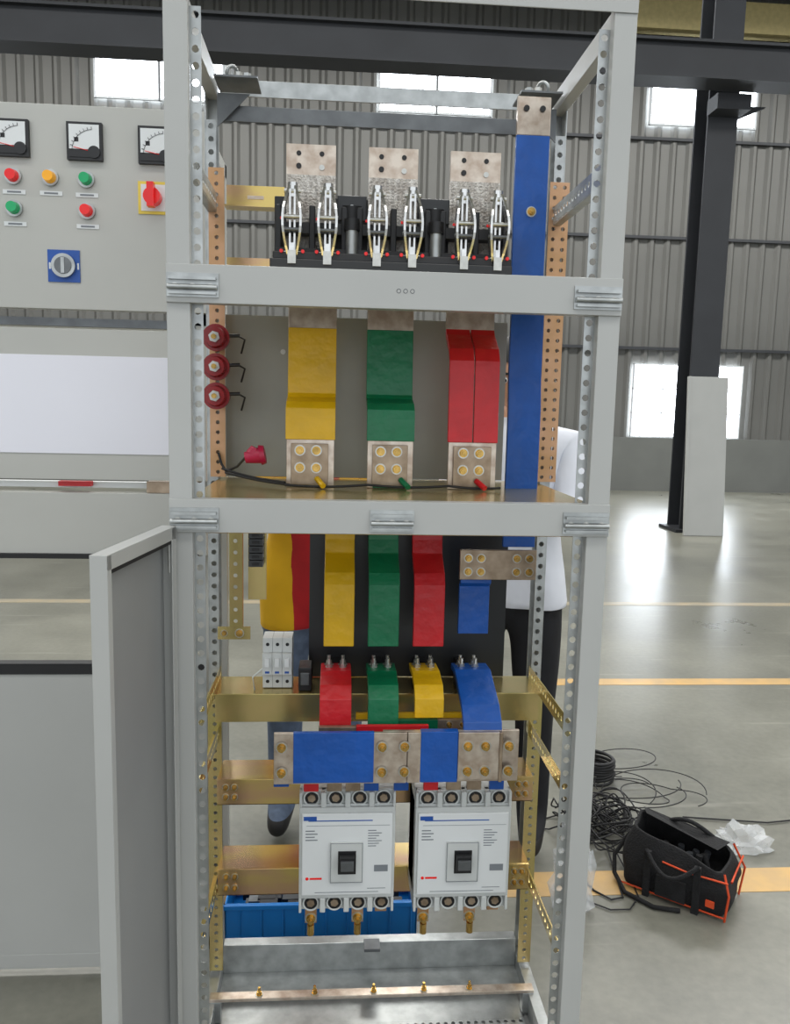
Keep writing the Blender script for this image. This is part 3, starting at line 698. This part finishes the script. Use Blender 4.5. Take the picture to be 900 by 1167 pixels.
def person(name,loc,rz,lean,shirt,trous,hem,matf=None,arm=0,extra=None,splits=()):
    e=empty(name,loc,rz)
    pel=Vector((0,0,.93))
    Rl=Matrix.Rotation(lean,4,'X')
    def U(x,y,z):
        p=Vector((x,y,z))-pel;return tuple(pel+Rl@p)
    V=[];E_=[];Rr=[]
    def v(p,r,par=None):
        V.append(p);Rr.append(r);i=len(V)-1
        if par is not None: E_.append((par,i))
        return i
    p0=v((0,0,.93),(.165,.12));a=v(U(0,0,1.08),(.155,.115),p0);c=v(U(0,0,1.27),(.175,.125),a);c2=v(U(0,.01,1.38),(.12,.09),c);n=v(U(0,0,1.46),(.055,.055),c2);nt=v(U(0,-.015,1.53),(.05,.05),n)
    wr=[]
    for s in(-1,1):
        sh=v(U(s*.17,.01,1.385),(.07,.07),c2);el=v(U(s*.200,.02-arm*.35,1.13+arm*.12),(.05,.052),sh);w=v(U(s*.11,-.14-arm*.6,.96+arm),(.033,.029),el);wr.append(V[w])
        hp=v((s*.095,0,.84),(.10,.105),p0);th=v((s*.10,-.005,.66),(.088,.088),hp);kn=v((s*.105,-.015,.49),(.07,.07),th);ca=v((s*.105,.012,.32),(.066,.066),kn);an=v((s*.11,.02,.10),(.055,.058),ca);to=v((s*.125,-.15,.045),(.042,.035),an)
    def mf(p):
        if p.z<.085: return 2
        q=pel+Rl.inverted()@(p-pel)
        if p.z<hem:
            if p.z>.80 and (abs(p.x)>.21 or p.y<-.2): return 0
            return 1
        if q.z>1.475 and abs(q.x)<.1: return 3
        if matf: return matf(q)
        return 0
    mats=[shirt,trous,SHOE,SKIN]+([extra] if extra else [])
    cuts=[(Vector((0,0,hem)),Vector((0,0,1))),(Vector((0,0,.085)),Vector((0,0,1))),(Vector(U(0,0,1.475)),Rl@Vector((0,0,1)))]+[(Vector((x,0,0)),Vector((1,0,0))) for x in splits]
    o=skinmesh('body',V,E_,Rr,0,mf,mats,e,3,cuts)
    # garments: lift the shirt shell slightly off the trousers at the hem
    me=o.data;up=set()
    for p in me.polygons:
        if p.material_index in(0,4): up.update(p.vertices)
    for i in up:
        vv=me.vertices[i];k=.012+.006*math.sin(vv.co.x*40+vv.co.z*9)
        if vv.co.z<1.2: vv.co=vv.co+Vector((vv.normal.x,vv.normal.y,0))*k
    # head
    b=B();vs=[];NU,NV=20,14
    for j in range(NV+1):
        ph=math.pi*j/NV
        for i in range(NU):
            t=2*math.pi*i/NU;x=math.sin(ph)*math.cos(t);y=math.sin(ph)*math.sin(t);z=math.cos(ph)
            k=1-.25*max(0,-z)**1.5*(1 if y<0 else .6)
            vs.append((x*.076*k,y*.098*(1-.1*max(0,-z)),z*.118))
    fs=[(j*NU+i,j*NU+(i+1)%NU,(j+1)*NU+(i+1)%NU,(j+1)*NU+i) for j in range(NV) for i in range(NU)]
    b.add(vs,fs,SKIN,True)
    hv=[(x*1.09,y*1.08+.004,z*1.07+.004) for x,y,z in vs];hf=[]
    for f in fs:
        cz=sum(vs[k][2] for k in f)/4;cy=sum(vs[k][1] for k in f)/4
        if cz>.06 or (cy>.0 and cz>-.06) or (cy>-.04 and cz>.02): hf.append(f)
    b.add(hv,hf,HAIR,True)
    b.add([(0,-.098,.02),(-.013,-.094,-.03),(.013,-.094,-.03),(0,-.122,-.027)],[(0,1,3),(0,3,2),(1,2,3)],SKIN,True)
    for s in(-1,1):
        b.cyl((s*.03,-.086,.004),(s*.03,-.094,.004),.012,EYE,12,r1=.006);b.cyl((s*.03,-.0935,.004),(s*.03,-.096,.004),.005,HAIR,10)
        b.box(s*.03-.016,s*.03+.016,-.096,-.088,.022,.028,HAIR);b.torus((s*.077,.008,-.005),(1,.3,0),.019,.007,SKIN,14,6)
    b.box(-.022,.022,-.094,-.084,-.062,-.054,LIPS)
    h=b.obj('head',e);h.location=U(0,-.025,1.61);h.rotation_euler=(lean+.25,0,.1)
    # hands
    for k,s in enumerate((-1,1)):
        w=Vector(wr[k]);hv=[];he=[];hr=[]
        def hvv(p,r,par=None):
            hv.append(tuple(w+Vector(p)));hr.append(r)
            if par is not None: he.append((par,len(hv)-1))
            return len(hv)-1
        r0=hvv((0,0,0),(.026,.02));pm=hvv((-s*.004,-.055,.0),(.036,.015),r0)
        for i,(dx,ll) in enumerate(((-.028,.062),(-.010,.075),(.009,.072),(.027,.058))):
            kx=hvv((dx*.9,-.095,.0),(.009,.009),pm);k1=hvv((dx*1.05,-.095-ll*.5,-.008),(.0085,.0085),kx);hvv((dx*1.05,-.095-ll*.85,-.008-ll*.4),(.0075,.0075),k1)
        t1=hvv((-s*.036,-.05,-.004),(.011,.011),pm);hvv((-s*.05,-.085,-.012),(.009,.009),t1)
        skinmesh('hand_%s'%('l' if s<0 else 'r'),hv,he,hr,0,lambda p:0,[SKIN],e,1)
    return e
person('standing_man_in_white_shirt',(.48,1.18,0),math.radians(-20),.02,SHIRTW,TRB,.86,arm=.30)
person('man_in_yellow_vest',(-.17,1.30,0),0,.12,SHIRTY,JEAN,.745,matf=lambda q:(4 if -.075<q.x<.075 or abs(q.x)>.2 else 0),extra=SHIRTR,splits=(-.075,.075),arm=.30)

# ---------------------------------------------------------------- light
w=bpy.data.worlds.new('overcast');SC.world=w;w.use_nodes=True
bg=w.node_tree.nodes['Background'];bg.inputs[0].default_value=(.90,.95,1,1);bg.inputs[1].default_value=1.3
def area(name,loc,rot,sx,sy,pw,col=(1,1,1)):
    l=bpy.data.lights.new(name,'AREA');l.shape='RECTANGLE';l.size=sx;l.size_y=sy;l.energy=pw;l.color=col
    o=bpy.data.objects.new(name,l);COL.objects.link(o);o.location=loc;o.rotation_euler=rot;return o
area('overhead_fill',(2,9,8.2),(0,0,0),26,1.5,2000,(1,.99,.96))  # added fill: three unseen area lamps below the roof that brighten the hall
area('overhead_fill',(2,2,8.2),(0,0,0),26,1.5,850,(1,.99,.96))
area('overhead_fill',(2,-4,8.2),(0,0,0),26,1.5,600,(1,.99,.96))

# ---------------------------------------------------------------- camera
yaw,tilt,roll=.0734,.1322,.0228
f=Vector((math.sin(yaw)*math.cos(tilt),math.cos(yaw)*math.cos(tilt),-math.sin(tilt)));r=Vector((math.cos(yaw),-math.sin(yaw),0));u=r.cross(f)
r2=math.cos(roll)*r+math.sin(roll)*u;u2=math.cos(roll)*u-math.sin(roll)*r
cd=bpy.data.cameras.new('camera');cd.sensor_fit='VERTICAL';cd.sensor_height=36;cd.lens=36*920/1167;cd.clip_start=.02;cd.clip_end=200
cam=bpy.data.objects.new('camera',cd);COL.objects.link(cam)
m=Matrix((( r2.x,u2.x,-f.x,-.104),(r2.y,u2.y,-f.y,-1.4505),(r2.z,u2.z,-f.z,1.5061),(0,0,0,1)))
cam.matrix_world=m;SC.camera=cam
